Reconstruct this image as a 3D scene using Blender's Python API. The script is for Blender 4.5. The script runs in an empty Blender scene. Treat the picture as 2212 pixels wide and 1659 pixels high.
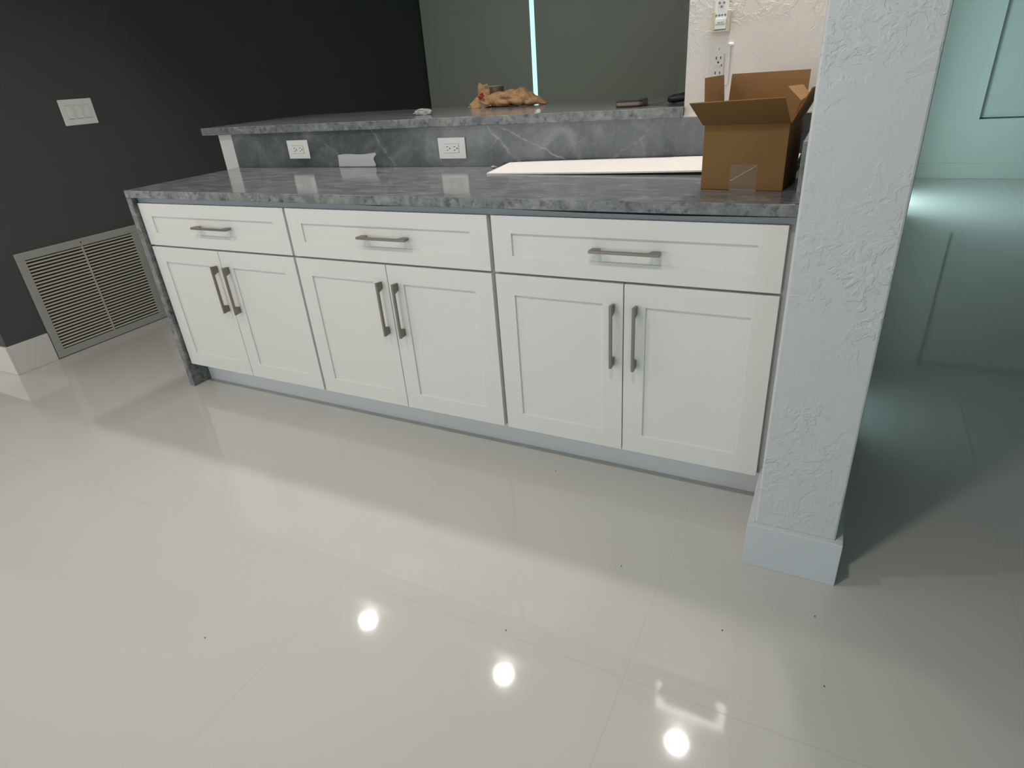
import bpy, bmesh, math, random
from mathutils import Vector, Matrix, noise
C = bpy.context.scene
COL = C.collection
PI = math.pi

# ------------------------------------------------------------------ camera
yaw, pitch, roll, fpx = -0.5005, -0.4713, -0.0791, 1323.0
f = Vector((math.sin(yaw)*math.cos(pitch), math.cos(yaw)*math.cos(pitch), math.sin(pitch)))
r0 = Vector((math.cos(yaw), -math.sin(yaw), 0)); u0 = r0.cross(f)
r = math.cos(roll)*r0 + math.sin(roll)*u0; u = -math.sin(roll)*r0 + math.cos(roll)*u0
cd = bpy.data.cameras.new('camera'); cam = bpy.data.objects.new('camera', cd); COL.objects.link(cam)
cam.matrix_world = Matrix(((r.x, u.x, -f.x, 2.6285), (r.y, u.y, -f.y, -1.6454), (r.z, u.z, -f.z, 1.2501), (0, 0, 0, 1)))
cd.sensor_width = 36; cd.sensor_fit = 'HORIZONTAL'; cd.lens = 36*fpx/2212; cd.clip_start = 0.02
C.camera = cam

# ------------------------------------------------------------------ world, view, large lights
W = bpy.data.worlds.new('world'); C.world = W; W.use_nodes = True
W.node_tree.nodes['Background'].inputs[0].default_value = (0.62, 1.0, 0.97, 1)
W.node_tree.nodes['Background'].inputs[1].default_value = 1.3
C.view_settings.view_transform = 'Standard'; C.view_settings.look = 'None'
C.view_settings.gamma = 1; C.view_settings.use_curve_mapping = False
C.view_settings.exposure = 0.0
C.cycles.caustics_reflective = False; C.cycles.caustics_refractive = False

def area(name, loc, rot, sx, sy, power, col, spread=PI, shape='RECTANGLE'):
    l = bpy.data.lights.new(name, 'AREA'); l.shape = shape; l.size = sx; l.size_y = sy
    l.energy = power; l.color = col; l.spread = spread
    o = bpy.data.objects.new(name, l); COL.objects.link(o); o.location = loc; o.rotation_euler = rot
    return o
CEIL = 2.10
# daylight through the glazed door beside the far room (faces +x) and its low gap; then unseen fills added for ambient light
area('daylight_far_door', (2.98, 4.72, 1.05), (0, -PI/2, 0), 1.9, 0.9, 23, (0.66, 0.98, 1.0))
area('daylight_door_gap', (3.02, 4.80, 0.09), (0, -PI/2, 0), 0.13, 0.5, 2.5, (0.78, 1.0, 0.98))
area('fill_front', (-0.6, -4.9, 1.15), (PI/2, 0, 0), 4.5, 1.7, 58, (0.97, 0.97, 1.0))  # soft fill added behind the camera to lift the cabinet fronts
area('fill_right_front', (4.3, -4.6, 1.2), (PI/2, 0, .35), 1.2, 1.7, 20, (0.52, 0.90, 0.98))  # cool fill added to tint the pillar and right floor
area('fill_left_room', (-3.8, -1.5, 1.2), (0, -PI/2, 0), 1.6, 1.6, 26, (1.0, 0.94, 0.90))  # warm fill added on the left to brighten floor and charcoal wall

# ------------------------------------------------------------------ materials
def nt(name):
    m = bpy.data.materials.new(name); m.use_nodes = True
    t = m.node_tree; return m, t, t.nodes['Principled BSDF']
def setp(b, col=None, rough=None, metal=None, spec=None, **k):
    if col is not None: b.inputs['Base Color'].default_value = (*col, 1)
    if rough is not None: b.inputs['Roughness'].default_value = rough
    if metal is not None: b.inputs['Metallic'].default_value = metal
    if spec is not None: b.inputs['Specular IOR Level'].default_value = spec
    for kk, v in k.items(): b.inputs[kk.replace('_', ' ')].default_value = v
class N:
    def __init__(s, t): s.t = t; s.l = t.links
    def new(s, k, **a):
        n = s.t.nodes.new(k)
        for q, v in a.items(): setattr(n, q, v)
        return n
    def link(s, a, b): s.l.new(a, b)
    def coord(s): return s.new('ShaderNodeTexCoord').outputs['Object']
    def mapping(s, vec, sc=(1, 1, 1), rot=(0, 0, 0), loc=(0, 0, 0)):
        m = s.new('ShaderNodeMapping'); s.link(vec, m.inputs[0])
        m.inputs['Scale'].default_value = sc; m.inputs['Rotation'].default_value = rot; m.inputs['Location'].default_value = loc
        return m.outputs[0]
    def noise(s, vec, scale, detail=4, rough=.5, dist=0):
        n = s.new('ShaderNodeTexNoise'); s.link(vec, n.inputs['Vector'])
        n.inputs['Scale'].default_value = scale; n.inputs['Detail'].default_value = detail
        n.inputs['Roughness'].default_value = rough; n.inputs['Distortion'].default_value = dist
        return n.outputs['Fac']
    def math(s, op, a, b=0.0, c=0.0):
        n = s.new('ShaderNodeMath', operation=op)
        for i, v in enumerate((a, b, c)):
            if isinstance(v, (int, float)): n.inputs[i].default_value = v
            else: s.link(v, n.inputs[i])
        return n.outputs[0]
    def ramp(s, fac, stops):
        n = s.new('ShaderNodeValToRGB'); s.link(fac, n.inputs[0]); e = n.color_ramp.elements
        while len(e) < len(stops): e.new(.5)
        for i, (p, c) in enumerate(stops):
            e[i].position = p; e[i].color = (*c, 1) if len(c) == 3 else c
        return n.outputs[0]
    def mix(s, fac, a, b):
        n = s.new('ShaderNodeMix', data_type='RGBA')
        if isinstance(fac, (int, float)): n.inputs[0].default_value = fac
        else: s.link(fac, n.inputs[0])
        for i, v in ((6, a), (7, b)):
            if isinstance(v, tuple): n.inputs[i].default_value = (*v, 1)
            else: s.link(v, n.inputs[i])
        return n.outputs[2]
    def bump(s, h, strength, dist, b):
        n = s.new('ShaderNodeBump'); s.link(h, n.inputs['Height'])
        n.inputs['Strength'].default_value = strength; n.inputs['Distance'].default_value = dist
        s.link(n.outputs[0], b.inputs['Normal'])
def g(v): return (v, v, v)

def plain(name, col, rough=.5, metal=0, spec=.5, bump=None, var=0, **k):
    m, t, b = nt(name); setp(b, col, rough, metal, spec, **k); n = N(t); co = n.coord()
    if var:
        fac = n.noise(co, 9, 5)
        n.link(n.mix(fac, tuple(c*(1-var) for c in col), tuple(min(1, c*(1+var)) for c in col)), b.inputs['Base Color'])
    if bump: n.bump(n.noise(co, bump[0], 3), bump[1], bump[2], b)
    return m

def floor_mat():
    m, t, b = nt('polished_white_tile'); n = N(t); co = n.coord()
    setp(b, (.62, .60, .56), .06, 0, .5)
    x = n.new('ShaderNodeSeparateXYZ'); n.link(co, x.inputs[0])
    def joint(c, off, w):
        a = n.math('FRACT', n.math('DIVIDE', n.math('ADD', c, -off + 81*.8085), .8085))
        d = n.math('ABSOLUTE', n.math('SUBTRACT', a, .5))
        return n.math('GREATER_THAN', d, .5 - w/.8085/2)
    j = n.math('MAXIMUM', joint(x.outputs[0], 1.548, .0016), joint(x.outputs[1], -.729, .0016))
    cloud = n.noise(co, 1.6, 4)
    base = n.mix(cloud, (.50, .492, .468), (.54, .53, .505))
    n.link(n.mix(j, base, (.40, .39, .37)), b.inputs['Base Color'])
    n.link(n.math('MULTIPLY_ADD', j, .3, .055), b.inputs['Roughness'])
    n.bump(n.noise(co, 2.2, 1), .06, .004, b)
    return m

def plaster(name, col, strength=.6, scale=9, rough=.55, mask=(.42, .60)):
    """knock-down textured paint: islands of flattened plaster with crisp ragged edges"""
    m, t, b = nt(name); setp(b, col, rough, 0, .35); n = N(t); co = n.coord()
    w = n.new('ShaderNodeVectorMath', operation='ADD')
    nn = n.new('ShaderNodeTexNoise'); n.link(co, nn.inputs['Vector']); nn.inputs['Scale'].default_value = 14; nn.inputs['Detail'].default_value = 3
    sc = n.new('ShaderNodeVectorMath', operation='SCALE'); n.link(nn.outputs['Color'], sc.inputs[0]); sc.inputs['Scale'].default_value = .09
    n.link(co, w.inputs[0]); n.link(sc.outputs[0], w.inputs[1])
    isl = n.ramp(n.noise(w.outputs[0], scale, 5, .62), [(.46, g(0)), (.50, g(1)), (.56, g(.75)), (.60, g(.2))])
    mk = n.ramp(n.noise(co, 4.1, 3), [(mask[0], g(.10)), (mask[1], g(1))])
    h = n.math('MULTIPLY', isl, mk)
    fine = n.noise(co, 60, 3)
    h = n.math('MULTIPLY_ADD', fine, .12, h)
    n.bump(h, strength, .004, b)
    return m

def stone(name, base, lo, hi, rough, streak=(1, 1, 1), spots=False, veins=False):
    m, t, b = nt(name); setp(b, base, rough, 0, .5); n = N(t); co = n.coord()
    a = n.noise(n.mapping(co, streak), 5.5, 8, .62, .8)
    c = n.ramp(a, [(.30, lo), (.52, base), (.72, hi)])
    fine = n.noise(n.mapping(co, streak), 38, 5, .7)
    c = n.mix(n.math('MULTIPLY', n.ramp(fine, [(.5, g(0)), (.8, g(1))]), .45), c, hi)
    if spots:
        s = n.noise(co, 42, 5, .65)
        c = n.mix(n.ramp(s, [(.50, g(0)), (.66, g(.8))]), c, tuple(v*.3 for v in lo))
        s2 = n.noise(co, 30, 5, .65)
        c = n.mix(n.ramp(s2, [(.5, g(0)), (.75, g(.5))]), c, tuple(min(1, v*1.4) for v in hi))
    if veins:
        x = n.new('ShaderNodeSeparateXYZ'); n.link(co, x.inputs[0]); X, Z = x.outputs[0], x.outputs[2]
        wob = n.math('MULTIPLY', n.math('SUBTRACT', n.noise(co, 18, 6, .65), .5), .075)
        thick = n.noise(co, 40, 3)
        patch = n.ramp(n.noise(co, 15, 3, .6), [(.36, g(.18)), (.6, g(1))])
        # seams of white crystal running down to the right: (x at z=1.0, dx/dz, half width, z range, brightness)
        for (x0, sl, w, z0, z1, br) in ((1.447, -.95, .0030, .92, 1.075, .75), (1.575, -2.05, .0028, .92, 1.075, .75),
                (.57, -1.55, .0022, .96, 1.06, .55), (.866, -.62, .0028, .92, 1.075, .6), (1.63, 1.45, .0015, .98, 1.03, .5),
                (1.40, 1.2, .0015, .98, 1.04, .3), (1.972, 1.5, .006, .94, 1.02, .35), (1.99, -.25, .004, .93, 1.015, .45),
                (.30, -1.2, .002, .95, 1.05, .25), (1.76, 1.6, .0012, .93, 1.06, .2)):
            d = n.math('ABSOLUTE', n.math('ADD', n.math('SUBTRACT', n.math('ADD', X, wob), x0), n.math('MULTIPLY', n.math('SUBTRACT', Z, 1.0), -sl)))
            line = n.math('MULTIPLY', n.math('LESS_THAN', d, n.math('MULTIPLY', thick, w*1.1*math.sqrt(1+sl*sl))), br)
            halo = n.math('MULTIPLY', n.math('MAXIMUM', n.math('SUBTRACT', 1.0, n.math('DIVIDE', d, w*7)), 0), br*.25)
            rng = n.math('MULTIPLY', n.math('GREATER_THAN', Z, z0), n.math('LESS_THAN', Z, z1))
            c = n.mix(n.math('MULTIPLY', n.math('MULTIPLY', n.math('MAXIMUM', line, halo), rng), patch), c, (.38, .39, .38))
    n.link(c, b.inputs['Base Color'])
    return m

M = {}
M['floor'] = floor_mat()
M['white_paint'] = plaster('textured_white_paint', (.70, .67, .625), .5, 17)
M['pillar_paint_cool_lit'] = plaster('textured_white_paint_cool_lit', (.55, .562, .575), .42, 14, mask=(.42, .62))  # white paint with the dimmer, bluish ambient light mixed into its colour
M['ceiling'] = plain('ceiling_paint', (.74, .73, .70), .8, spec=.2, bump=(30, .2, .002))
M['trim'] = plain('trim_paint', (.74, .74, .72), .4)
M['dark_paint'] = plaster('charcoal_wall_paint', (.064, .073, .070), .18, 26, .6)
M['far_paint'] = plain('far_room_paint', (.60, .62, .58), .6, bump=(40, .15, .002))
M['cabinet'] = plain('white_cabinet_lacquer', (.69, .69, .665), .32)
M['cab_box'] = plain('cabinet_box_grey', (.46, .47, .46), .5)
M['trim_cool_lit'] = plain('trim_paint_cool_lit', (.55, .58, .61), .4)  # same trim paint, bluish light of the right side put into the colour
M['trim_warm_lit'] = plain('trim_paint_warm_lit', (.60, .585, .55), .4)  # same trim paint, warm light of the left side put into the colour
M['toe'] = plain('toe_kick_paint', (.64, .665, .68), .45)
M['filler'] = plain('grey_filler_strip', (.30, .34, .37), .45)
M['nickel'] = plain('brushed_warm_nickel', (.25, .23, .20), .34, 1.0)
M['stone_top'] = stone('grey_marble_polished', (.160, .165, .178), (.090, .094, .106), (.265, .268, .272), .12, (1.8, 4.5, 3))
M['stone_splash'] = stone('grey_blue_marble_splash', (.088, .100, .108), (.040, .050, .058), (.20, .215, .215), .16, (1, 1, 1), veins=True)
M['stone_edge'] = stone('grey_marble_raw_edge', (.17, .185, .185), (.085, .098, .105), (.30, .31, .30), .35, (1.4, 1.4, 2.4), spots=True)
M['plastic_white'] = plain('white_plastic', (.80, .80, .77), .3)
M['plastic_aged'] = plain('off_white_plastic', (.66, .64, .58), .4)
M['plastic_cream'] = plain('cream_plastic', (.62, .58, .42), .4)
M['slot'] = plain('dark_slot', (.01, .01, .01), .6)
M['grey_button'] = plain('grey_rubber_button', (.22, .23, .23), .5)
M['vent_metal'] = plain('grey_painted_steel', (.34, .335, .31), .45)
M['vent_louver'] = plain('beige_painted_louver', (.44, .42, .35), .5)
M['card_in'] = plain('cardboard_inner_face', (.34, .195, .085), .8, spec=.2, bump=(90, .2, .001), var=.06)
M['card'] = plain('cardboard_kraft_face', (.20, .110, .040), .8, spec=.2, bump=(90, .2, .001), var=.08)
M['foam'] = plain('white_board_paper', (.74, .70, .68), .7)
M['paper'] = plain('brown_kraft_paper', (.42, .25, .13), .75, spec=.2, bump=(60, .5, .004), var=.12)
M['tin'] = plain('tarnished_tin', (.24, .19, .13), .45, .5, bump=(50, .3, .002), var=.3)
M['red'] = plain('dark_red_plastic', (.30, .03, .05), .4)
M['phone'] = plain('phone_case_black', (.012, .011, .010), .35)
M['phone_side'] = plain('phone_bronze_band', (.20, .15, .11), .4, .6)
M['glassb'] = plain('phone_screen', (.015, .02, .017), .08)
M['black'] = plain('black_leather', (.006, .006, .008), .5)
M['shade'] = plain('roller_shade_fabric', (.44, .49, .42), .85, spec=.1, bump=(300, .15, .001))
M['gap_line'] = plain('plate_gap_line', (.42, .42, .38), .6)
M['shade_far'] = plain('roller_shade_far', (.58, .60, .58), .8, spec=.1)
M['frame'] = plain('window_frame_paint', (.35, .42, .42), .4)
M['speck'] = plain('dark_grit', (.07, .06, .05), .8)
def glass(name, col, rough=0, alpha=None):
    m, t, b = nt(name); setp(b, col, rough); b.inputs['Transmission Weight'].default_value = 1; b.inputs['IOR'].default_value = 1.05 if alpha else 1.45
    return m
M['glass'] = glass('window_glass', (.85, .98, .96), 0, True)
def film(name, col, a, rough):
    m, t, b = nt(name); setp(b, col, rough); b.inputs['Alpha'].default_value = a; return m
M['film'] = film('milky_plastic_film', (.80, .80, .82), .55, .25)
M['clear'] = film('clear_plastic', (.85, .88, .9), .20, .10)
M['tape'] = film('clear_packing_tape', (.34, .25, .17), .22, .12)
def emis(name, col, s):
    m, t, b = nt(name); setp(b, (.8, .8, .8), .4)
    b.inputs['Emission Color'].default_value = (*col, 1); b.inputs['Emission Strength'].default_value = s; return m
M['ring_glow'] = emis('ring_light_diffuser', (1, .95, .88), 5.5)
M['lens'] = emis('led_lens', (1, .97, .90), 30)

# ------------------------------------------------------------------ geometry helpers
def box(bm, x0, x1, y0, y1, z0, z1, mi=0):
    v = [bm.verts.new(p) for p in ((x0, y0, z0), (x1, y0, z0), (x1, y1, z0), (x0, y1, z0), (x0, y0, z1), (x1, y0, z1), (x1, y1, z1), (x0, y1, z1))]
    fs = []
    for q in ((0, 3, 2, 1), (4, 5, 6, 7), (0, 1, 5, 4), (1, 2, 6, 5), (2, 3, 7, 6), (3, 0, 4, 7)):
        fc = bm.faces.new([v[i] for i in q]); fc.material_index = mi; fs.append(fc)
    return fs
def prism(bm, pts, vec, mi=0):
    """closed polygon pts (3D) extruded by vec"""
    a = [bm.verts.new(p) for p in pts]; b = [bm.verts.new(Vector(p)+Vector(vec)) for p in pts]
    fs = [bm.faces.new(a[::-1]), bm.faces.new(b)]
    k = len(a)
    for i in range(k): fs.append(bm.faces.new((a[i], a[(i+1) % k], b[(i+1) % k], b[i])))
    for fc in fs: fc.material_index = mi
    bmesh.ops.recalc_face_normals(bm, faces=fs)
    return fs
def plate(bm, quad, th, mi=0, mi2=None):
    """a thin sheet from 4 corners, thickness th along -normal"""
    q = [Vector(p) for p in quad]; nrm = (q[1]-q[0]).cross(q[3]-q[0]).normalized()
    fs = prism(bm, q, -nrm*th, mi)
    return fs
def cyl(bm, c, axis, rad, h, seg=32, mi=0, r2=None):
    rot = Vector((0, 0, 1)).rotation_difference(Vector(axis)).to_matrix().to_4x4()
    r_ = bmesh.ops.create_cone(bm, cap_ends=True, segments=seg, radius1=rad, radius2=rad if r2 is None else r2, depth=h, matrix=Matrix.Translation(c) @ rot)
    for v in r_['verts']:
        for fc in v.link_faces: fc.material_index = mi
def obj(name, bm, mats, parent=None, bevel=0, seg=2, smooth=False, **props):
    me = bpy.data.meshes.new(name); bm.normal_update(); bm.to_mesh(me); bm.free()
    for m in (mats if isinstance(mats, (list, tuple)) else [mats]): me.materials.append(M[m])
    o = bpy.data.objects.new(name, me); COL.objects.link(o)
    if parent:
        o.parent = parent; o.matrix_parent_inverse = Matrix.Identity(4)
        o.location = -Vector(world_loc(parent)) if not parent.get('_rot') else (0, 0, 0)
    if bevel:
        md = o.modifiers.new('bevel', 'BEVEL'); md.width = bevel; md.segments = seg; md.limit_method = 'ANGLE'; md.angle_limit = .7
        md.harden_normals = False
    if smooth:
        for p in me.polygons: p.use_smooth = True
    for k, v in props.items(): o[k] = v
    return o
def world_loc(o):
    v = Vector(o.location); p = o.parent
    while p: v += Vector(p.location); p = p.parent
    return v
def thing(name, label, cat, loc=(0, 0, 0), group=None, rotz=None):
    o = bpy.data.objects.new(name, None); COL.objects.link(o); o.location = loc; o.empty_display_size = .05
    if rotz is not None: o.rotation_euler = (0, 0, rotz); o['_rot'] = 1
    o['label'] = label; o['category'] = cat
    if group: o['group'] = group
    return o
def tag(o, label, cat, group=None):
    o['label'] = label; o['category'] = cat
    if group: o['group'] = group
    return o
def struct(name, bm, mats, **k):
    o = obj(name, bm, mats, **k); o['kind'] = 'structure'; return o
B = bmesh.new

# ------------------------------------------------------------------ the room
XW = -1.11; PX0, PX1, PY = 2.562, 2.755, -.2376; WF = .605
bm = B(); box(bm, -4, 8, -5, 6.1, -.05, 0); struct('floor', bm, 'floor')
bm = B(); box(bm, -4, 8, -5, 6.1, CEIL, CEIL+.08); struct('ceiling', bm, 'ceiling')
# charcoal wall with its outside corner at y=-.245
bm = B(); box(bm, XW-.13, XW, -.245, 4.0, 0, CEIL); struct('wall_left', bm, 'dark_paint')
bm = B(); box(bm, -4, XW-.13, -.245, -.11, 0, CEIL); struct('wall_left_return', bm, 'dark_paint')
bm = B()
box(bm, XW, XW+.013, -.245, -.047, 0, .158); box(bm, XW-3, XW+.013, -.258, -.245, 0, .158)
box(bm, XW, XW+.013, .638, 3.9, 0, .158)
struct('baseboard_left', bm, 'trim_warm_lit', bevel=.002)
# back wall of glass doors behind roller shades
bm = B()
box(bm, XW-.13, XW+.06, 4.0, 4.14, 0, CEIL); box(bm, 3.0, 3.1, 4.0, 4.14, 0, CEIL)
box(bm, XW+.06, 3.0, 4.0, 4.14, 2.06, CEIL); struct('wall_back', bm, 'far_paint')
bm = B()
for x in (XW+.06, .9, 1.40, 2.95): box(bm, x, x+.05, 4.03, 4.09, 0, 2.06)
box(bm, XW+.06, 3.0, 4.03, 4.09, 2.0, 2.06); box(bm, XW+.06, 3.0, 4.03, 4.09, 0, .05)
wf = struct('window_1', bm, 'frame')
bm = B(); box(bm, XW+.11, 2.95, 4.055, 4.062, .05, 2.0); obj('glass_pane', bm, 'glass', wf)
# side wall with glazed door and far right wall with a shaded window niche
bm = B()
box(bm, 3.0, 3.1, 4.14, 4.25, 0, CEIL); box(bm, 3.0, 3.1, 5.2, 5.93, 0, CEIL); box(bm, 3.0, 3.1, 4.25, 5.2, 2.04, CEIL)
struct('wall_side', bm, 'far_paint')
bm = B()
box(bm, 3.0, 3.72, 5.93, 6.05, 0, CEIL); box(bm, 3.72, 5.6, 5.93, 6.05, 0, .533); box(bm, 3.72, 5.6, 5.93, 6.05, 2.04, CEIL); box(bm, 5.6, 8, 5.93, 6.05, 0, CEIL)
struct('wall_far', bm, 'far_paint')
bm = B(); box(bm, 3.1, 8, 5.915, 5.93, 0, .142); struct('baseboard_far', bm, 'far_paint', bevel=.002)
bm = B()
box(bm, 3.72, 3.755, 6.02, 6.05, .533, 2.04); box(bm, 5.565, 5.6, 6.02, 6.05, .533, 2.04); box(bm, 3.755, 5.565, 6.02, 6.05, 2.0, 2.04); box(bm, 3.755, 5.565, 6.02, 6.05, .533, .565)
wf = struct('window_2', bm, 'frame')
bm = B(); box(bm, 3.755, 5.565, 6.03, 6.036, .565, 2.0); obj('glass_pane', bm, 'glass', wf)
bm = B(); box(bm, 3.73, 5.59, 5.985, 5.988, .56, 2.0); box(bm, 3.73, 5.59, 5.979, 5.994, .545, .562, 0)
sh = obj('roller_shade', bm, 'shade_far'); tag(sh, 'teal-lit roller shade pulled down in the far window niche right of the pillar', 'shade')
# outer shell out of view
bm = B(); box(bm, 7.9, 8, 3, 6.1, 0, CEIL); box(bm, 4.8, 4.9, -5, 3, 0, CEIL); box(bm, 4.9, 8, 2.9, 3, 0, CEIL); struct('wall_right', bm, 'dark_paint')  # right wall added unseen, kept dark to cut bounce light
bm = B(); box(bm, -4, 8, -5.05, -5, 0, CEIL); struct('wall_front', bm, 'ceiling')
bm = B(); box(bm, -4.05, -4, -5, -.11, 0, CEIL); struct('wall_left_room', bm, 'ceiling')
# knee wall carrying the ledge, white wall and header over the pass-through
bm = B(); box(bm, -.150, PX0, .612, .74, 0, 1.0715); struct('wall_knee', bm, 'trim')
bm = B(); box(bm, 2.131, PX1, WF, 1.31, 1.0735, CEIL); box(bm, PX0, PX1, .612, 1.31, 0, 1.0735)
struct('wall_pier', bm, 'white_paint', bevel=.004)
bm = B(); box(bm, -.15, 2.131, WF, .76, 2.0, CEIL); struct('wall_header', bm, 'ceiling')
bm = B(); box(bm, PX0, PX1, PY, .612, 0, CEIL); struct('wall_pillar', bm, 'pillar_paint_cool_lit', bevel=.005)
bm = B()
t = .017; h = .1355
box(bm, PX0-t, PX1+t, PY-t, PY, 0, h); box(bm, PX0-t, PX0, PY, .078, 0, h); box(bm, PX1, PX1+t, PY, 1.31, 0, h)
struct('baseboard_pillar', bm, 'trim_cool_lit', bevel=.0015)
# caulk bead under the white wall
bm = B(); box(bm, 2.128, 2.54, .599, .6055, 1.0715, 1.0765); struct('trim_1', bm, 'trim')

# roller shades
def shade(x0, x1, label, dy=0):
    bm = B(); box(bm, x0, x1, 3.962+dy, 3.965+dy, .03, CEIL-.035); box(bm, x0, x1, 3.955+dy, 3.972+dy, .002, .032)
    e = thing('roller_shade', label, 'shade', ((x0+x1)/2, 3.96+dy, .002), 'roller shades on the back windows')
    obj('fabric', bm, 'shade', e)
    bm = B(); cyl(bm, ((x0+x1)/2, 3.955+dy, CEIL-.033), (1, 0, 0), .03, x1-x0, 20); obj('roller', bm, 'shade', e)
shade(XW+.01, .022, 'grey-green roller shade left of the bright slit, beside the charcoal wall')
shade(.067, 1.384, 'grey-green roller shade right of the bright slit, beside the white wall')
shade(1.352, 2.995, 'grey-green roller shade mostly hidden behind the white wall, right of a narrow seam', -.07)

# ------------------------------------------------------------------ stonework
ZC, TC = .9198, .0308
XL, YC = -.0401, -.0159
def edge_front(fs, idx):     # front (-y) and left (-x) faces get the raw edge look
    for fc in fs:
        fc.normal_update()
        if fc.normal.y < -.9 or fc.normal.x < -.9: fc.material_index = idx
ct = thing('countertop', 'polished grey marble counter slab on the white base cabinets', 'countertop', (1.26, .3, ZC-TC))
bm = B(); fs = box(bm, XL, PX0-.0004, YC, .595, ZC-TC, ZC); edge_front(fs, 1)
obj('slab', bm, ['stone_top', 'stone_edge'], ct, bevel=.002)
bm = B(); fs = box(bm, XL, XL+TC, YC, .595, 0, ZC-TC)
for fc in fs: fc.material_index = 1
obj('waterfall_panel', bm, ['stone_top', 'stone_edge'], ct, bevel=.002, label='marble end panel running down to the floor')
bm = B(); box(bm, XL, 2.541, .5955, .612, ZC, 1.0713)
tag(obj('backsplash', bm, 'stone_splash'), 'blue-grey veined marble backsplash strip between counter and upper ledge', 'backsplash')
bm = B(); fs = box(bm, 2.5415, 2.5618, -.012, .5953, ZC+.0003, 1.061); edge_front(fs, 1)
tag(obj('side_splash', bm, ['stone_top', 'stone_edge'], bevel=.0015), 'short marble side splash against the pillar, right of the cardboard box', 'backsplash')
bm = B(); fs = box(bm, -.2143, 2.1305, .5712, 1.31, 1.0725, 1.1055); edge_front(fs, 1)
tag(obj('ledge_slab', bm, ['stone_top', 'stone_edge'], bevel=.002), 'raised grey marble bar ledge above the backsplash', 'ledge')

# ------------------------------------------------------------------ cabinets
DT = .019
def shaker(bm, x0, x1, z0, z1, sx, sz):
    """front slab with a recessed flat panel"""
    y0, y1, yp = 0.0, DT, .0058
    box(bm, x0+sx-.002, x1-sx+.002, yp, y1, z0+sz-.002, z1-sz+.002)
    o_ = [(x0, z0), (x1, z0), (x1, z1), (x0, z1)]; i_ = [(x0+sx, z0+sz), (x1-sx, z0+sz), (x1-sx, z1-sz), (x0+sx, z1-sz)]
    L_ = [[bm.verts.new((a, y, b_)) for a, b_ in p] for p, y in ((o_, y0), (i_, y0), (i_, y1), (o_, y1))]
    fs = []
    for j in range(4):
        A, Bq = L_[j], L_[(j+1) % 4]
        for k in range(4): fs.append(bm.faces.new((A[k], Bq[k], Bq[(k+1) % 4], A[(k+1) % 4])))
    bmesh.ops.recalc_face_normals(bm, faces=fs)
def pull_bm(L):
    """flat square bar pull along x, centred at origin, back at y=0 (front of door), bar out to y=-.03"""
    bm = B(); w = .0045
    for s in (-1, 1):
        e = s*L/2
        pts = [(e*1.0, -.030), (e-s*.012*0, -.021), (e-s*.004, .0), (e-s*.030, .0), (e-s*.036, -.021)]
        pts = [(e, -.030), (e-s*.003, 0), (e-s*.028, 0), (e-s*.036, -.021), (e-s*.036, -.030)]
        prism(bm, [(px, py, -w) for px, py in pts], (0, 0, 2*w))
    box(bm, -L/2+.034, L/2-.034, -.030, -.0215, -w, w)
    return bm
def cabinet(x0, x1, fx0, fx1, split, hx, label, door_labels):
    e = thing('base_cabinet', label, 'cabinet', ((x0+x1)/2, .3, .1165), 'white shaker base cabinets')
    bm = B(); box(bm, x0, x1, .0205, .585, .1165, .866)
    obj('body', bm, 'cab_box', e)
    bm = B(); shaker(bm, fx0, fx1, .690, .8655, .066, .053)
    d = obj('drawer', bm, 'cabinet', e, bevel=.0012)
    def pull(par, cx, cz, vert, L=.205):
        bm = pull_bm(L)
        mt = Matrix.Translation((cx, 0, cz)) @ (Matrix.Rotation(PI/2, 4, 'Y') if vert else Matrix.Identity(4))
        bmesh.ops.transform(bm, matrix=mt, verts=bm.verts)
        o = obj('handle', bm, 'nickel', par, bevel=.0012)
        o['label'] = 'brushed nickel bar pull'
    pull(d, hx, .779, False)
    for i, (a, b_) in enumerate(((fx0, split-.0015), (split+.0015, fx1))):
        bm = B(); shaker(bm, a, b_, .1168, .6822, .064, .066)
        d = obj('door', bm, 'cabinet', e, bevel=.0012)
        pull(d, split-.031 if i == 0 else split+.038, .522, True, .203)
cabinet(-.0085, .8385, .0, .8332, .4146, .435, 'left white shaker base cabinet beside the marble end panel', None)
cabinet(.8388, 1.6918, .8448, 1.6855, 1.2645, 1.283, 'middle white shaker base cabinet between its two neighbours', None)
cabinet(1.6921, 2.5612, 1.6996, 2.5359, 2.1198, 2.125, 'right white shaker base cabinet beside the textured pillar', None)
# long filler strip between cabinet tops and the slab; it sags a little towards the right
bm = B()
prism(bm, [(-.008, .0125, .866), (2.561, .0125, .866), (2.561, .0125, .883), (2.5, .0125, .8815), (2.25, .0125, .8778), (2.0, .0125, .8787), (1.70, .0125, .8838), (1.42, .0125, .8838), (1.27, .0125, .8808), (1.12, .0125, .8838), (1.0, .0125, .8887), (-.008, .0125, .8887)], (0, .035, 0))
bm2 = bm
tag(obj('filler_strip', bm2, 'filler'), 'long grey filler strip under the marble slab above the drawers', 'filler strip')
bm = B(); box(bm, XL+TC+.0003, PX0-.0178, .0793, .095, 0, .1163)
tag(obj('toe_kick_board', bm, 'toe'), 'recessed pale toe kick board under the white cabinets', 'toe kick')

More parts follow.
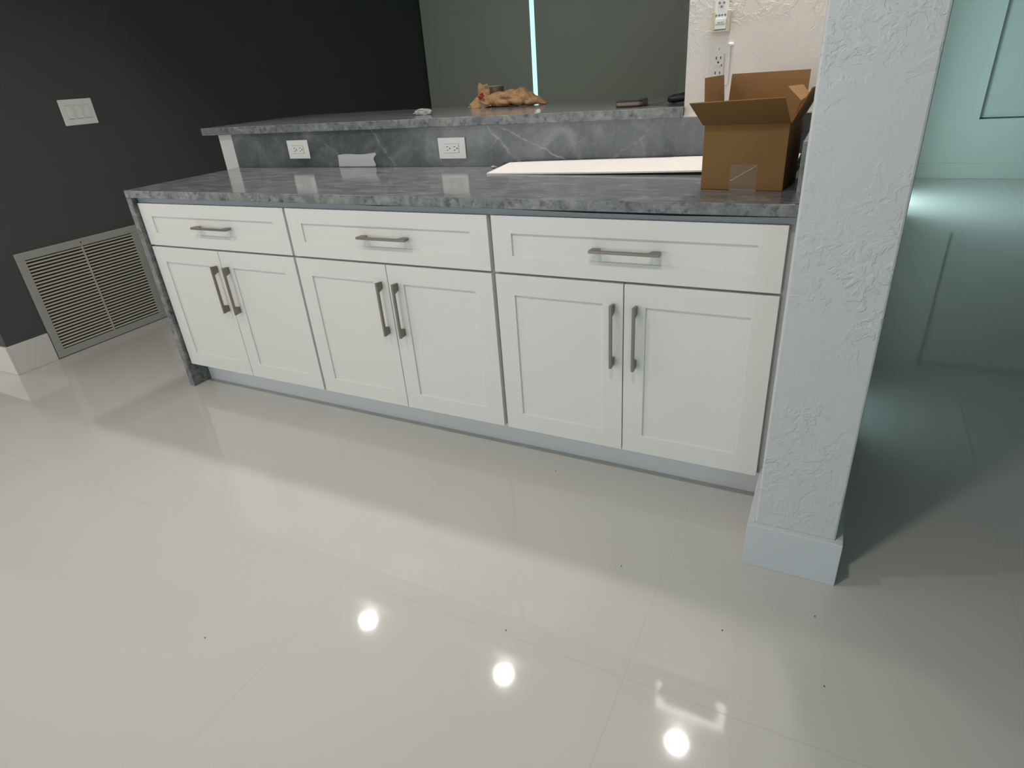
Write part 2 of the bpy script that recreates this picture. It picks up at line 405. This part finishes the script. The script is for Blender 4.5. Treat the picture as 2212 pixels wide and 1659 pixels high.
# ------------------------------------------------------------------ wall plates
def slots(bm, cx, cz, s=1.0, horiz=True):
    """one receptacle face: two blades and a ground hole; horiz = plate lies on its side"""
    w, l, g_ = .0012*s, .0040*s, .0064*s
    if horiz:
        box(bm, cx-l, cx+l, 0, .0012, cz+g_-w, cz+g_+w); box(bm, cx-l*.85, cx+l*.85, 0, .0012, cz-g_-w, cz-g_+w)
        cyl(bm, (cx+.0115*s, .0006, cz), (0, 1, 0), .0026*s, .0012, 16)
    else:
        box(bm, cx-g_-w, cx-g_+w, 0, .0012, cz-l, cz+l); box(bm, cx+g_-w, cx+g_+w, 0, .0012, cz-l*.85, cz+l*.85)
        cyl(bm, (cx, .0006, cz-.0115*s), (0, 1, 0), .0026*s, .0012, 16)
def duplex(loc, label):
    e = thing('outlet', label, 'outlet', loc, 'white outlets on the backsplash')
    x, y, z = loc
    bm = B(); box(bm, x-.064, x+.064, y-.006, y, z-.0405, z+.0405)
    p = obj('cover_plate', bm, 'plastic_white', e, bevel=.003)
    bm = B(); box(bm, x-.0335, x+.0335, y-.0085, y-.0058, z-.0165, z+.0165)
    q = obj('receptacle', bm, 'plastic_white', e, bevel=.0008)
    for dx in (-.019, .015):
        bm = B(); slots(bm, dx, 0); bmesh.ops.translate(bm, vec=(x, y-.0093, z), verts=bm.verts); obj('slots', bm, 'slot', q)
    bm = B(); 
    box(bm, x-.0350, x+.0350, y-.0063, y-.0060, z-.0180, z+.0180); obj('gap', bm, 'gap_line', e)
    for sx in (-.048, .048):
        bm = B(); cyl(bm, (x+sx, y-.0065, z), (0, 1, 0), .0028, .0012, 16); obj('screw', bm, 'plastic_white', e)
duplex((.384, .5955, .9975), 'left white outlet on the backsplash, near the white end trim')
duplex((1.2155, .5955, .990), 'right white outlet on the backsplash, left of the white board')

# triple rocker switch on the charcoal wall
e = thing('light_switch', 'white triple rocker switch plate on the charcoal wall', 'light switch', (XW, .5415, 1.2185))
bm = B(); box(bm, XW, XW+.006, .452, .631, 1.155, 1.282); obj('cover_plate', bm, 'plastic_white', e, bevel=.003)
for k in range(3):
    yc = .5415+(k-1)*.046
    bm = B(); box(bm, XW+.0058, XW+.0068, yc-.0168, yc+.0168, 1.1865, 1.2525); obj('gap', bm, 'gap_line', e)
    bm = B(); prism(bm, [(XW+.0055, yc-.0155, 1.188), (XW+.0118, yc-.0155, 1.188), (XW+.0072, yc-.0155, 1.251), (XW+.0055, yc-.0155, 1.251)], (0, .031, 0))
    obj('rocker', bm, 'plastic_white', e, bevel=.0008)
for k in (-1, 1):
    for zz in (1.17, 1.267):
        bm = B(); cyl(bm, (XW+.0065, .5415+k*.046, zz), (1, 0, 0), .0025, .0012, 12); obj('screw', bm, 'trim', e)

# GFCI outlet on the white wall
e = thing('outlet', 'painted-over upright outlet on the textured white wall behind the box flaps', 'outlet', (2.2325, WF, 1.2185))
bm = B(); box(bm, 2.1985, 2.2665, WF-.005, WF, 1.161, 1.276); obj('cover_plate', bm, 'white_paint', e, bevel=.003)
bm = B(); box(bm, 2.2155, 2.2495, WF-.0085, WF-.0045, 1.185, 1.252); q = obj('receptacle', bm, 'plastic_aged', e, bevel=.0008)
for dz in (.022, -.020):
    bm = B(); slots(bm, 0, dz, 1.05, False)
    bmesh.ops.translate(bm, vec=(2.2325, WF-.0094, 1.2185), verts=bm.verts); obj('slots', bm, 'slot', q)
bm = B(); box(bm, 2.2235, 2.2395, WF-.0100, WF-.0080, 1.214, 1.2205); obj('test_button', bm, 'plastic_cream', q, bevel=.0005)
bm = B(); box(bm, 2.2425, 2.2445, WF-.0096, WF-.0082, 1.2165, 1.2225); obj('indicator', bm, 'slot', q)
bm = B(); box(bm, 2.2313, 2.2330, WF-.0056, WF-.0048, 1.262, 1.269); obj('screw', bm, 'grey_button', e)
# dried paint blob at the plate corner
bm = B(); bmesh.ops.create_icosphere(bm, subdivisions=3, radius=.009)
for v in bm.verts: v.co = Vector((v.co.x*1.1, v.co.y*.5, v.co.z*.6))*(1+.35*noise.noise(v.co*160))
bmesh.ops.translate(bm, vec=(2.267, WF-.002, 1.276), verts=bm.verts); obj('paint_blob', bm, 'trim', e, smooth=True)

# remote control in its cream wall cradle
e = thing('remote_cradle', 'cream wall cradle holding a white remote, above the upright outlet', 'remote holder', (2.233, WF, 1.315))
bm = B()
box(bm, 2.2065, 2.2595, WF-.004, WF, 1.3155, 1.368)
box(bm, 2.2065, 2.2115, WF-.024, WF-.003, 1.3155, 1.366); box(bm, 2.2545, 2.2595, WF-.024, WF-.003, 1.3155, 1.368)
box(bm, 2.2065, 2.2595, WF-.024, WF-.003, 1.3115, 1.3165)
box(bm, 2.2115, 2.2165, WF-.024, WF-.021, 1.3155, 1.366); box(bm, 2.2505, 2.2545, WF-.024, WF-.021, 1.3155, 1.368)
obj('cradle', bm, 'plastic_cream', e, bevel=.0012)
rm = thing('remote_control', 'white slim remote with round grey buttons standing in the cream cradle', 'remote control', (2.233, WF-.012, 1.317))
bm = B(); box(bm, 2.2122, 2.2538, WF-.0205, WF-.006, 1.3175, 1.455); obj('shell', bm, 'plastic_white', rm, bevel=.003)
bm = B(); box(bm, 2.2170, 2.2500, WF-.0262, WF-.0200, 1.3190, 1.3470); lab = obj('label_panel', bm, 'plastic_white', rm, bevel=.001)
for cx, cz, rr in ((2.2325, 1.3985, .0034), (2.2265, 1.3885, .0034), (2.2395, 1.3885, .0034), (2.2330, 1.3785, .0034),
                   (2.2190, 1.3560, .0031), (2.2278, 1.3560, .0031), (2.2366, 1.3560, .0031), (2.2454, 1.3560, .0031)):
    bm = B(); cyl(bm, (cx, WF-.0212, cz), (0, 1, 0), rr, .002, 20); obj('button', bm, 'grey_button', rm, bevel=.0004)
def text(name, s, size, loc, rot, mat, parent, align='CENTER'):
    c = bpy.data.curves.new(name, 'FONT'); c.body = s; c.size = size; c.align_x = align; c.align_y = 'CENTER'; c.extrude = .0001; c.offset = size*.02
    tmp = bpy.data.objects.new(name, c); COL.objects.link(tmp)
    bpy.context.view_layer.update()
    me = bpy.data.meshes.new_from_object(tmp.evaluated_get(bpy.context.evaluated_depsgraph_get()))
    bpy.data.objects.remove(tmp)
    me.materials.clear(); me.materials.append(M[mat]); o = bpy.data.objects.new(name, me); COL.objects.link(o)
    o.parent = parent; o.location = Vector(loc)-world_loc(parent); o.rotation_euler = rot; return o
text('lettering', 'DIM SET\nSWITCHING', .0052, (2.2335, WF-.0264, 1.3335), (PI/2, 0, 0), 'grey_button', lab)

# slim rectangular ring light high on the white wall (seen mirrored in the floor)
e = thing('ring_light', 'glowing rectangular ring light high on the white wall, mirrored in the floor', 'wall light', (2.33, WF, 1.84))
bm = B()
RX0, RX1, RZ0, RZ1, rw = 2.15, 2.51, 1.735, 1.945, .032
o_ = [(RX0, RZ0), (RX1, RZ0), (RX1, RZ1), (RX0, RZ1)]; i_ = [(RX0+rw, RZ0+rw), (RX1-rw, RZ0+rw), (RX1-rw, RZ1-rw), (RX0+rw, RZ1-rw)]
L_ = [[bm.verts.new((a, y, b_)) for a, b_ in p] for p, y in ((o_, WF-.014), (i_, WF-.014), (i_, WF-.0005), (o_, WF-.0005))]
for jx in range(4):
    for k in range(4): bm.faces.new((L_[jx][k], L_[(jx+1) % 4][k], L_[(jx+1) % 4][(k+1) % 4], L_[jx][(k+1) % 4]))
bmesh.ops.recalc_face_normals(bm, faces=bm.faces); obj('diffuser', bm, 'ring_glow', e)
bm = B(); box(bm, RX0+.05, RX1-.05, WF-.006, WF-.0003, RZ0+.05, RZ1-.05); obj('mount_plate', bm, 'cab_box', e, bevel=.002)

# ------------------------------------------------------------------ return air grille on the charcoal wall
e = thing('return_air_grille', 'large grey louvered return air grille at the foot of the charcoal wall', 'air vent', (XW, .295, .003))
GY0, GY1, GZ0, GZ1 = -.042, .632, .004, .590
bm = B(); fw = .040
box(bm, XW, XW+.012, GY0, GY1, GZ1-fw, GZ1); box(bm, XW, XW+.012, GY0, GY1, GZ0, GZ0+fw)
box(bm, XW, XW+.012, GY0, GY0+fw, GZ0+fw, GZ1-fw); box(bm, XW, XW+.012, GY1-fw, GY1, GZ0+fw, GZ1-fw)
obj('frame', bm, 'vent_metal', e, bevel=.002)
bm = B(); box(bm, XW+.0002, XW+.0012, GY0+fw, GY1-fw, GZ0+fw, GZ1-fw); obj('backing', bm, 'slot', e)
z = GZ0+fw+.012
while z < GZ1-fw-.006:
    bm = B()
    prism(bm, [(XW+.0020, GY0+fw, z+.0015), (XW+.0105, GY0+fw, z-.0058), (XW+.0115, GY0+fw, z-.0052), (XW+.0030, GY0+fw, z+.0021)], (0, GY1-GY0-2*fw, 0))
    obj('louver', bm, 'vent_louver', e); z += .0174
bm = B(); box(bm, XW+.002, XW+.0128, .292, .298, GZ0+fw, GZ1-fw); obj('divider', bm, 'vent_louver', e)
bm = B()
for zz in (GZ1-.02, ): cyl(bm, (XW+.0125, .295, zz), (1, 0, 0), .004, .0015, 14)
obj('screw', bm, 'slot', e)

# ------------------------------------------------------------------ cardboard box
BW, BD, BH, ct_ = .2135, .2, .1665, .003
e = thing('cardboard_box', 'open brown cardboard box with raised flaps on the right end of the counter', 'box', (2.286, .163, ZC+.0006), rotz=math.radians(-5.1))
bm = B()
box(bm, 0, BW, 0, ct_, 0, BH); box(bm, 0, BW, BD-ct_, BD, 0, BH); box(bm, 0, ct_, ct_, BD-ct_, 0, BH); box(bm, BW-ct_, BW, ct_, BD-ct_, 0, BH); box(bm, ct_, BW-ct_, ct_, BD-ct_, 0, ct_)
for fc in bm.faces:
    fc.normal_update(); c = fc.calc_center_median()
    inside = (fc.normal.y > .9 and c.y < BD/2) or (fc.normal.y < -.9 and c.y > BD/2) or (fc.normal.x > .9 and c.x < BW/2) or (fc.normal.x < -.9 and c.x > BW/2) or (fc.normal.z > .9 and c.z < BH/2)
    fc.material_index = 1 if inside else 0
obj('body', bm, ['card', 'card_in'], e, bevel=.0012)
def flap(q, ins_dir, th=.003):
    bm = B(); q = [Vector(p) for p in q]; n_ = (q[1]-q[0]).cross(q[3]-q[0]).normalized()
    if n_.dot(Vector(ins_dir)) > 0: off = -n_*th
    else: off = n_*th
    fs = prism(bm, q, off)
    for fc in fs:
        fc.normal_update(); fc.material_index = 1 if fc.normal.dot(Vector(ins_dir)) > .35 else 0
    return obj('flap', bm, ['card', 'card_in'], e, bevel=.0006)
def lean(a, L): return L*math.sin(math.radians(a)), L*math.cos(math.radians(a))
dy, dz = lean(53, .098)
flap([(-.004, 0, BH), (BW+.001, 0, BH), (BW-.004, -dy*1.09, BH+dz*1.09), (-.020, -dy, BH+dz)], (0, 1, .6))           # front, leaning out
dx, dz = lean(3, .112)
flap([(.0, .004, BH), (.0, BD-.004, BH), (-dx, BD-.018, BH+dz), (-dx, .004, BH+dz)], (1, 0, .2))                # left, upright
dy, dz = lean(-2, .112)
flap([(.004, BD, BH), (BW, BD, BH), (BW+.002, BD+dy, BH+dz), (.012, BD+dy, BH+dz)], (0, -1, .2))             # back, upright
dx, dz = lean(27, .087)
flap([(BW, .004, BH), (BW, BD-.006, BH), (BW+dx, BD-.02, BH+dz), (BW+dx-.002, .008, BH+dz)], (-1, 0, .6))              # right, leaning out
# creased strip poking out of the mouth
def loc2(p):
    v = Vector(p)-Vector((2.286, .163, ZC+.0006)); a = math.radians(5.1)
    return (v.x*math.cos(a)-v.y*math.sin(a), v.x*math.sin(a)+v.y*math.cos(a), v.z)
bm = B()
A_, E_, B_, C_ = [Vector(loc2(p)) for p in ((2.4745, .24, 1.1642), (2.5131, .20, 1.1325), (2.5064, .30, 1.1639), (2.528, .27, 1.1403))]
G_ = Vector(loc2((2.448, .235, 1.06))); F_ = Vector(loc2((2.490, .185, 1.03)))
v = [bm.verts.new(p) for p in (A_, E_, C_, B_, F_, G_)]
f1 = bm.faces.new((v[0], v[1], v[2], v[3])); f2 = bm.faces.new((v[0], v[5], v[4], v[1])); f2.material_index = 1
o = obj('creased_strip', bm, ['card_in', 'card'], e); md = o.modifiers.new('s', 'SOLIDIFY'); md.thickness = .0028; md.offset = 0
bm = B(); box(bm, .076, .147, -.0006, -.0001, .0, .066); obj('packing_tape', bm, 'tape', e, label='clear shiny tape patch')
bm = B(); box(bm, .080, .1475, -.0011, -.0007, .0, .0015)
prism(bm, [(.078, -.0007, .024), (.079, -.0007, .0225), (.143, -.0007, .062), (.1425, -.0007, .0635)], (0, -.0012, 0))
obj('tape_crease', bm, 'clear', e)

# ------------------------------------------------------------------ white foam board on the counter
bm = B(); nx = 24
top = []; 
for i in range(nx+1):
    s = i/nx; xn = 1.475+s*1.03; xf = 1.475+s*1.03
    zn = .9201+.014*s**1.5; zf = .9310+.020*s**.8
    yn = .397+.006*math.sin(s*9)*.2; yf = .583
    xf = 1.478+s*1.03
    top.append([(xn, yn, zn), (xf, yf, zf)])
vt = [[bm.verts.new((p[0], p[1], p[2]+.0050)) for p in row] for row in top]
vb = [[bm.verts.new(p) for p in row] for row in top]
for i in range(nx):
    bm.faces.new((vt[i][0], vt[i+1][0], vt[i+1][1], vt[i][1])); bm.faces.new((vb[i][0], vb[i][1], vb[i+1][1], vb[i+1][0]))
    bm.faces.new((vb[i][0], vb[i+1][0], vt[i+1][0], vt[i][0])); bm.faces.new((vb[i][1], vt[i][1], vt[i+1][1], vb[i+1][1]))
bm.faces.new((vb[0][0], vt[0][0], vt[0][1], vb[0][1])); bm.faces.new((vb[-1][0], vb[-1][1], vt[-1][1], vt[-1][0]))
tag(obj('foam_board', bm, 'foam'), 'long flat white board lying on the counter left of the cardboard box', 'board')

# ------------------------------------------------------------------ film scrap against the backsplash
bm = B(); nx, nz = 26, 8; gr = []
for i in range(nx+1):
    col = []
    for k in range(nz+1):
        s, t_ = i/nx, k/nz
        x = .611+s*(.206+.012*t_*math.sin(t_*9)) + (.008*noise.noise(Vector((t_*4, 0, 3))) if i == nx else 0)
        z = .9212+t_*(.050+.006*s+.0025*math.sin(s*7))
        y = .5925-.0025*abs(noise.noise(Vector((x*30, z*30, 1))))-.004*(1-t_)
        col.append(bm.verts.new((x, y, z)))
    gr.append(col)
for i in range(nx):
    for k in range(nz): bm.faces.new((gr[i][k], gr[i+1][k], gr[i+1][k+1], gr[i][k+1]))
o = obj('plastic_film', bm, 'film', smooth=True); md = o.modifiers.new('s', 'SOLIDIFY'); md.thickness = .0004
tag(o, 'milky rectangle of plastic film leaning on the backsplash between the two outlets', 'plastic sheet')

# ------------------------------------------------------------------ things on the ledge
ZL = 1.1055
random.seed(4)
def crumple(v, amp, sc, seed=0):
    p = Vector((v[0]*sc, v[1]*sc, v[2]*sc+seed))
    c = noise.cell_vector(p*.9)
    return noise.noise(p)*amp + (noise.voronoi(p)[0][0]-.5)*amp*.9
pb = thing('paper_bag', 'crumpled brown paper bag lying on the marble ledge below the bright slit', 'bag', (1.17, 1.14, ZL))
# lying body of the bag: lofted crumpled sections from its mouth to its pinched tail
secs = [(1.085, 1.150, .030, .050), (1.12, 1.148, .050, .056), (1.16, 1.145, .058, .060), (1.20, 1.143, .062, .064), (1.235, 1.142, .064, .065),
        (1.268, 1.142, .060, .066), (1.295, 1.142, .055, .055), (1.325, 1.142, .050, .044), (1.355, 1.143, .040, .033), (1.380, 1.145, .028, .018), (1.396, 1.146, .016, .008)]
bm = B(); rings = []; K = 28; NS = 34
def fold(p, sc, seed):
    q = Vector((p.x*sc, p.y*sc, p.z*sc+seed)); d, _ = noise.voronoi(q)
    return min(.5, d[1]-d[0])                 # 0 along creases, larger inside each facet
for i in range(NS+1):
    s_ = i/NS*(len(secs)-1); j_ = min(int(s_), len(secs)-2); t_ = s_-j_
    x, y, ry, hz = [a*(1-t_)+b_*t_ for a, b_ in zip(secs[j_], secs[j_+1])]
    ring = []
    for k in range(K):
        a = 2*PI*k/K; cy, cz = math.cos(a), math.sin(a)
        p = Vector((x, y+ry*math.copysign(abs(cy)**.75, cy), ZL+.0006+hz/2+hz/2*math.copysign(abs(cz)**.75, cz)))
        n_ = Vector((0, cy, cz))
        amp = .018*min(1, hz/.05)
        d = amp*1.25*(fold(p, 17, 2)-.22) + amp*.25*(fold(p, 50, 7)-.25) + .010*noise.noise(p*15)
        p += n_*d; p.x += .006*noise.noise(p*40+Vector((5, 0, 0))); p.z = max(p.z, ZL+.0006); ring.append(bm.verts.new(p))
    rings.append(ring)
for i in range(NS):
    for k in range(K): bm.faces.new((rings[i][k], rings[i][(k+1) % K], rings[i+1][(k+1) % K], rings[i+1][k]))
bm.faces.new(rings[-1]); bmesh.ops.recalc_face_normals(bm, faces=bm.faces)
o = obj('body', bm, 'paper', pb)
# open mouth: a fan of paper standing up on the left
def sheet(pts_a, pts_b, n1, n2, seed, amp=.006):
    bm = B(); G = []
    for i in range(n1+1):
        s = i/n1*(len(pts_a)-1); j = min(int(s), len(pts_a)-2); tt = s-j
        a = Vector(pts_a[j]).lerp(Vector(pts_a[j+1]), tt); b_ = Vector(pts_b[j]).lerp(Vector(pts_b[j+1]), tt)
        row = []
        for k in range(n2+1):
            p = a.lerp(b_, k/n2); d = crumple(p, amp, 40, seed); p = p+Vector((d*.5, d, d*.4)); p.z = max(p.z, ZL+.0006); row.append(bm.verts.new(p))
        G.append(row)
    for i in range(n1):
        for k in range(n2): bm.faces.new((G[i][k], G[i+1][k], G[i+1][k+1], G[i][k+1]))
    return bm
bm = sheet([(.978, 1.135, ZL), (1.03, 1.115, ZL), (1.085, 1.105, ZL), (1.13, 1.10, ZL+.004)],
           [(1.035, 1.15, 1.155), (1.045, 1.16, 1.170), (1.075, 1.15, 1.168), (1.105, 1.13, 1.158)], 30, 20, 3, .009)
o = obj('mouth_fold', bm, 'paper', pb); md = o.modifiers.new('s', 'SOLIDIFY'); md.thickness = .0008
bm = sheet([(1.030, 1.155, 1.150), (1.055, 1.165, 1.160), (1.095, 1.165, 1.158)],
           [(1.040, 1.165, 1.212), (1.060, 1.17, 1.200), (1.092, 1.16, 1.207)], 20, 14, 11, .007)
o = obj('upright_flap', bm, 'paper', pb); md = o.modifiers.new('s', 'SOLIDIFY'); md.thickness = .0008
bm = sheet([(1.05, 1.12, 1.150), (1.08, 1.10, 1.135), (1.11, 1.09, 1.118)], [(1.115, 1.15, 1.160), (1.12, 1.14, 1.15), (1.13, 1.12, 1.12)], 16, 12, 21, .006)
o = obj('inner_fold', bm, 'paper', pb); md = o.modifiers.new('s', 'SOLIDIFY'); md.thickness = .0008

bm = B(); cyl(bm, (1.072, 1.262, ZL+.0435), (0, 0, 1), .044, .086, 40)
tn = thing('tin', 'round brownish tin standing behind the crumpled paper bag', 'tin', (1.072, 1.262, ZL))
o = obj('can', bm, 'tin', tn, bevel=.002)
bm = B(); cyl(bm, (1.072, 1.262, ZL+.085), (0, 0, 1), .0455, .006, 40); obj('rim', bm, 'vent_metal', tn, bevel=.0015)
bm = B(); bmesh.ops.create_icosphere(bm, subdivisions=3, radius=.015)
for v in bm.verts: v.co = Vector((v.co.x*1.0, v.co.y*.5, v.co.z*.62))*(1+1.1*noise.noise(v.co*110))
bmesh.ops.rotate(bm, verts=bm.verts, matrix=Matrix.Rotation(-.5, 3, 'Y'))
bmesh.ops.translate(bm, vec=(1.088, 1.098, 1.158), verts=bm.verts)
tag(obj('candy_wrapper', bm, 'red'), 'small dark red wrapper tucked in the mouth of the paper bag', 'wrapper')

def rounded_slab(bm, w, l, h, r_, mi=0, seg=6, z0=0):
    pts = []
    for (cx, cy, a0) in ((w/2-r_, l/2-r_, 0), (-w/2+r_, l/2-r_, PI/2), (-w/2+r_, -l/2+r_, PI), (w/2-r_, -l/2+r_, 1.5*PI)):
        for k in range(seg+1):
            a = a0+PI/2*k/seg; pts.append((cx+r_*math.cos(a), cy+r_*math.sin(a), z0))
    prism(bm, pts, (0, 0, h), mi)
ph = thing('phone', 'thick dark phone in a bronze-edged case lying on the marble ledge', 'phone', (1.913, .742, ZL+.0003), rotz=math.radians(6))
bm = B(); rounded_slab(bm, .094, .140, .021, .014); obj('case', bm, 'phone', ph, bevel=.0025)
bm = B(); rounded_slab(bm, .0955, .1415, .0105, .0145, z0=.0055); obj('side_band', bm, 'phone_side', ph, bevel=.001)
bm = B(); rounded_slab(bm, .082, .128, .0006, .010, z0=.021); obj('screen', bm, 'glassb', ph)
# black pouch with a loose cord, half hidden by the white wall
wl = thing('black_pouch', 'small black pouch with a thin cord on the ledge against the white wall', 'pouch', (2.079, .80, ZL))
bm = B(); bmesh.ops.create_icosphere(bm, subdivisions=4, radius=1)
for v in bm.verts:
    c = v.co; v.co = Vector((math.copysign(abs(c.x)**.7, c.x)*.050, math.copysign(abs(c.y)**.8, c.y)*.045, math.copysign(abs(c.z)**.7, c.z)*.014)) + Vector((0, 0, .003*noise.noise(c*3)))
bmesh.ops.rotate(bm, verts=bm.verts, matrix=Matrix.Rotation(-.10, 3, 'Y'))
bmesh.ops.translate(bm, vec=(2.079, .80, ZL+.0175), verts=bm.verts); obj('pouch', bm, 'black', wl, smooth=True)
def tube(bm, pts, rad, seg=8):
    prev = None
    for i, p in enumerate(pts):
        p = Vector(p); d = (Vector(pts[min(i+1, len(pts)-1)])-Vector(pts[max(i-1, 0)])).normalized()
        s = d.cross(Vector((0, 0, 1))); s = s.normalized() if s.length > .01 else Vector((1, 0, 0)); t_ = s.cross(d)
        ring = [bm.verts.new(p+rad*(math.cos(2*PI*k/seg)*s+math.sin(2*PI*k/seg)*t_)) for k in range(seg)]
        if prev:
            for k in range(seg): bm.faces.new((prev[k], prev[(k+1) % seg], ring[(k+1) % seg], ring[k]))
        prev = ring
bm = B(); tube(bm, [(2.045-.10*s, .785-.06*s, ZL+.0008+.012*(1-s)**3) for s in [k/14 for k in range(15)]], .0006); obj('cord', bm, 'black', wl, smooth=True)
# clear plastic scrap, white chip and foil scrap
def scrap(name, c, size, mat, label, cat, seed, flat=.6):
    bm = B(); bmesh.ops.create_icosphere(bm, subdivisions=3, radius=1)
    for v in bm.verts:
        k = v.co.copy(); d = 1+.55*noise.noise(k*2.3+Vector((seed, 0, 0)))+.25*noise.noise(k*6+Vector((0, seed, 0)))
        v.co = Vector((k.x*size[0], k.y*size[1], k.z*size[2]))*d
    mz = min(v.co.z for v in bm.verts); bmesh.ops.translate(bm, vec=(c[0], c[1], c[2]-mz), verts=bm.verts)
    return tag(obj(name, bm, mat), label, cat)
scrap('plastic_scrap', (.955, .80, ZL), (.042, .022, .012), 'clear', 'crumpled scrap of clear plastic on the ledge front left of the paper bag', 'plastic scrap', 7)
bm = B(); box(bm, 1.598, 1.609, .590, .604, ZL+.0003, ZL+.012)
tag(obj('white_chip', bm, 'foam', bevel=.001), 'tiny upright white chip at the ledge front edge', 'scrap')
scrap('foil_scrap', (1.425, .545, ZC), (.012, .007, .004), 'vent_metal', 'tiny crumpled foil scrap on the counter at the left tip of the white board', 'foil scrap', 3)

# grit on the floor
for x, y, where in ((1.8962, -.0413, 'nearest the toe kick, under the right cabinet'), (2.2446, -.3932, 'in the middle of the floor below the rightmost door'),
        (2.0477, -.717, 'beside the tile joint between two mirrored lights'), (2.7337, -.3784, 'just in front of the pillar base'),
        (2.763, -.5759, 'farthest in front of the pillar, lowest on the right'), (2.5359, -.5086, 'left of the pillar base, above the mirrored ring light'),
        (1.337, -1.046, 'alone on the left part of the floor')):
    bm = B(); bmesh.ops.create_icosphere(bm, subdivisions=2, radius=.0016)
    bmesh.ops.translate(bm, vec=(x, y, .0013), verts=bm.verts)
    o = obj('grit_speck', bm, 'speck'); tag(o, 'tiny dark grit speck '+where, 'grit', 'grit specks on the floor')

# ------------------------------------------------------------------ recessed ceiling lights
def can(x, y, label, power, col=(1, .95, .87), spread=150):
    e = thing('recessed_light', label, 'ceiling light', (x, y, CEIL), 'recessed ceiling lights')
    bm = B(); seg = 40; a0, a1 = .048, .064; zz = (CEIL, CEIL-.006)
    rings = [[bm.verts.new((x+rr*math.cos(2*PI*k/seg), y+rr*math.sin(2*PI*k/seg), z)) for k in range(seg)] for rr, z in ((a1, CEIL-.0005), (a1, CEIL-.004), (a0, CEIL-.007), (a0, CEIL-.0005))]
    for i in range(4):
        for k in range(seg): bm.faces.new((rings[i][k], rings[i][(k+1) % seg], rings[(i+1) % 4][(k+1) % seg], rings[(i+1) % 4][k]))
    bmesh.ops.recalc_face_normals(bm, faces=bm.faces); obj('trim_ring', bm, 'plastic_white', e)
    bm = B(); cyl(bm, (x, y, CEIL-.0025), (0, 0, 1), .047, .003, 40); obj('lens', bm, 'lens', e)
    l = bpy.data.lights.new('led', 'AREA'); l.shape = 'DISK'; l.size = .09; l.energy = power; l.color = col; l.spread = math.radians(spread)
    o = bpy.data.objects.new('led', l); COL.objects.link(o); o.parent = e; o.location = (0, 0, -.008)
P1, P2 = 5, 5.5
for x, s in ((.146, 'leftmost'), (1.215, 'middle'), (2.285, 'rightmost')):
    can(x, .533, '%s recessed light over the counter, mirrored in the floor' % s, P1)
for x, s in ((.146, 'left'), (1.215, 'middle'), (2.285, 'right')):
    can(x, -.95, '%s recessed light in the front row, in front of the cabinets' % s, P2)
can(.45, 2.2, 'added recessed light in the back room, brightening ledge and shades', 10, spread=100)  # unseen lamp added to brighten the shades and the ledge
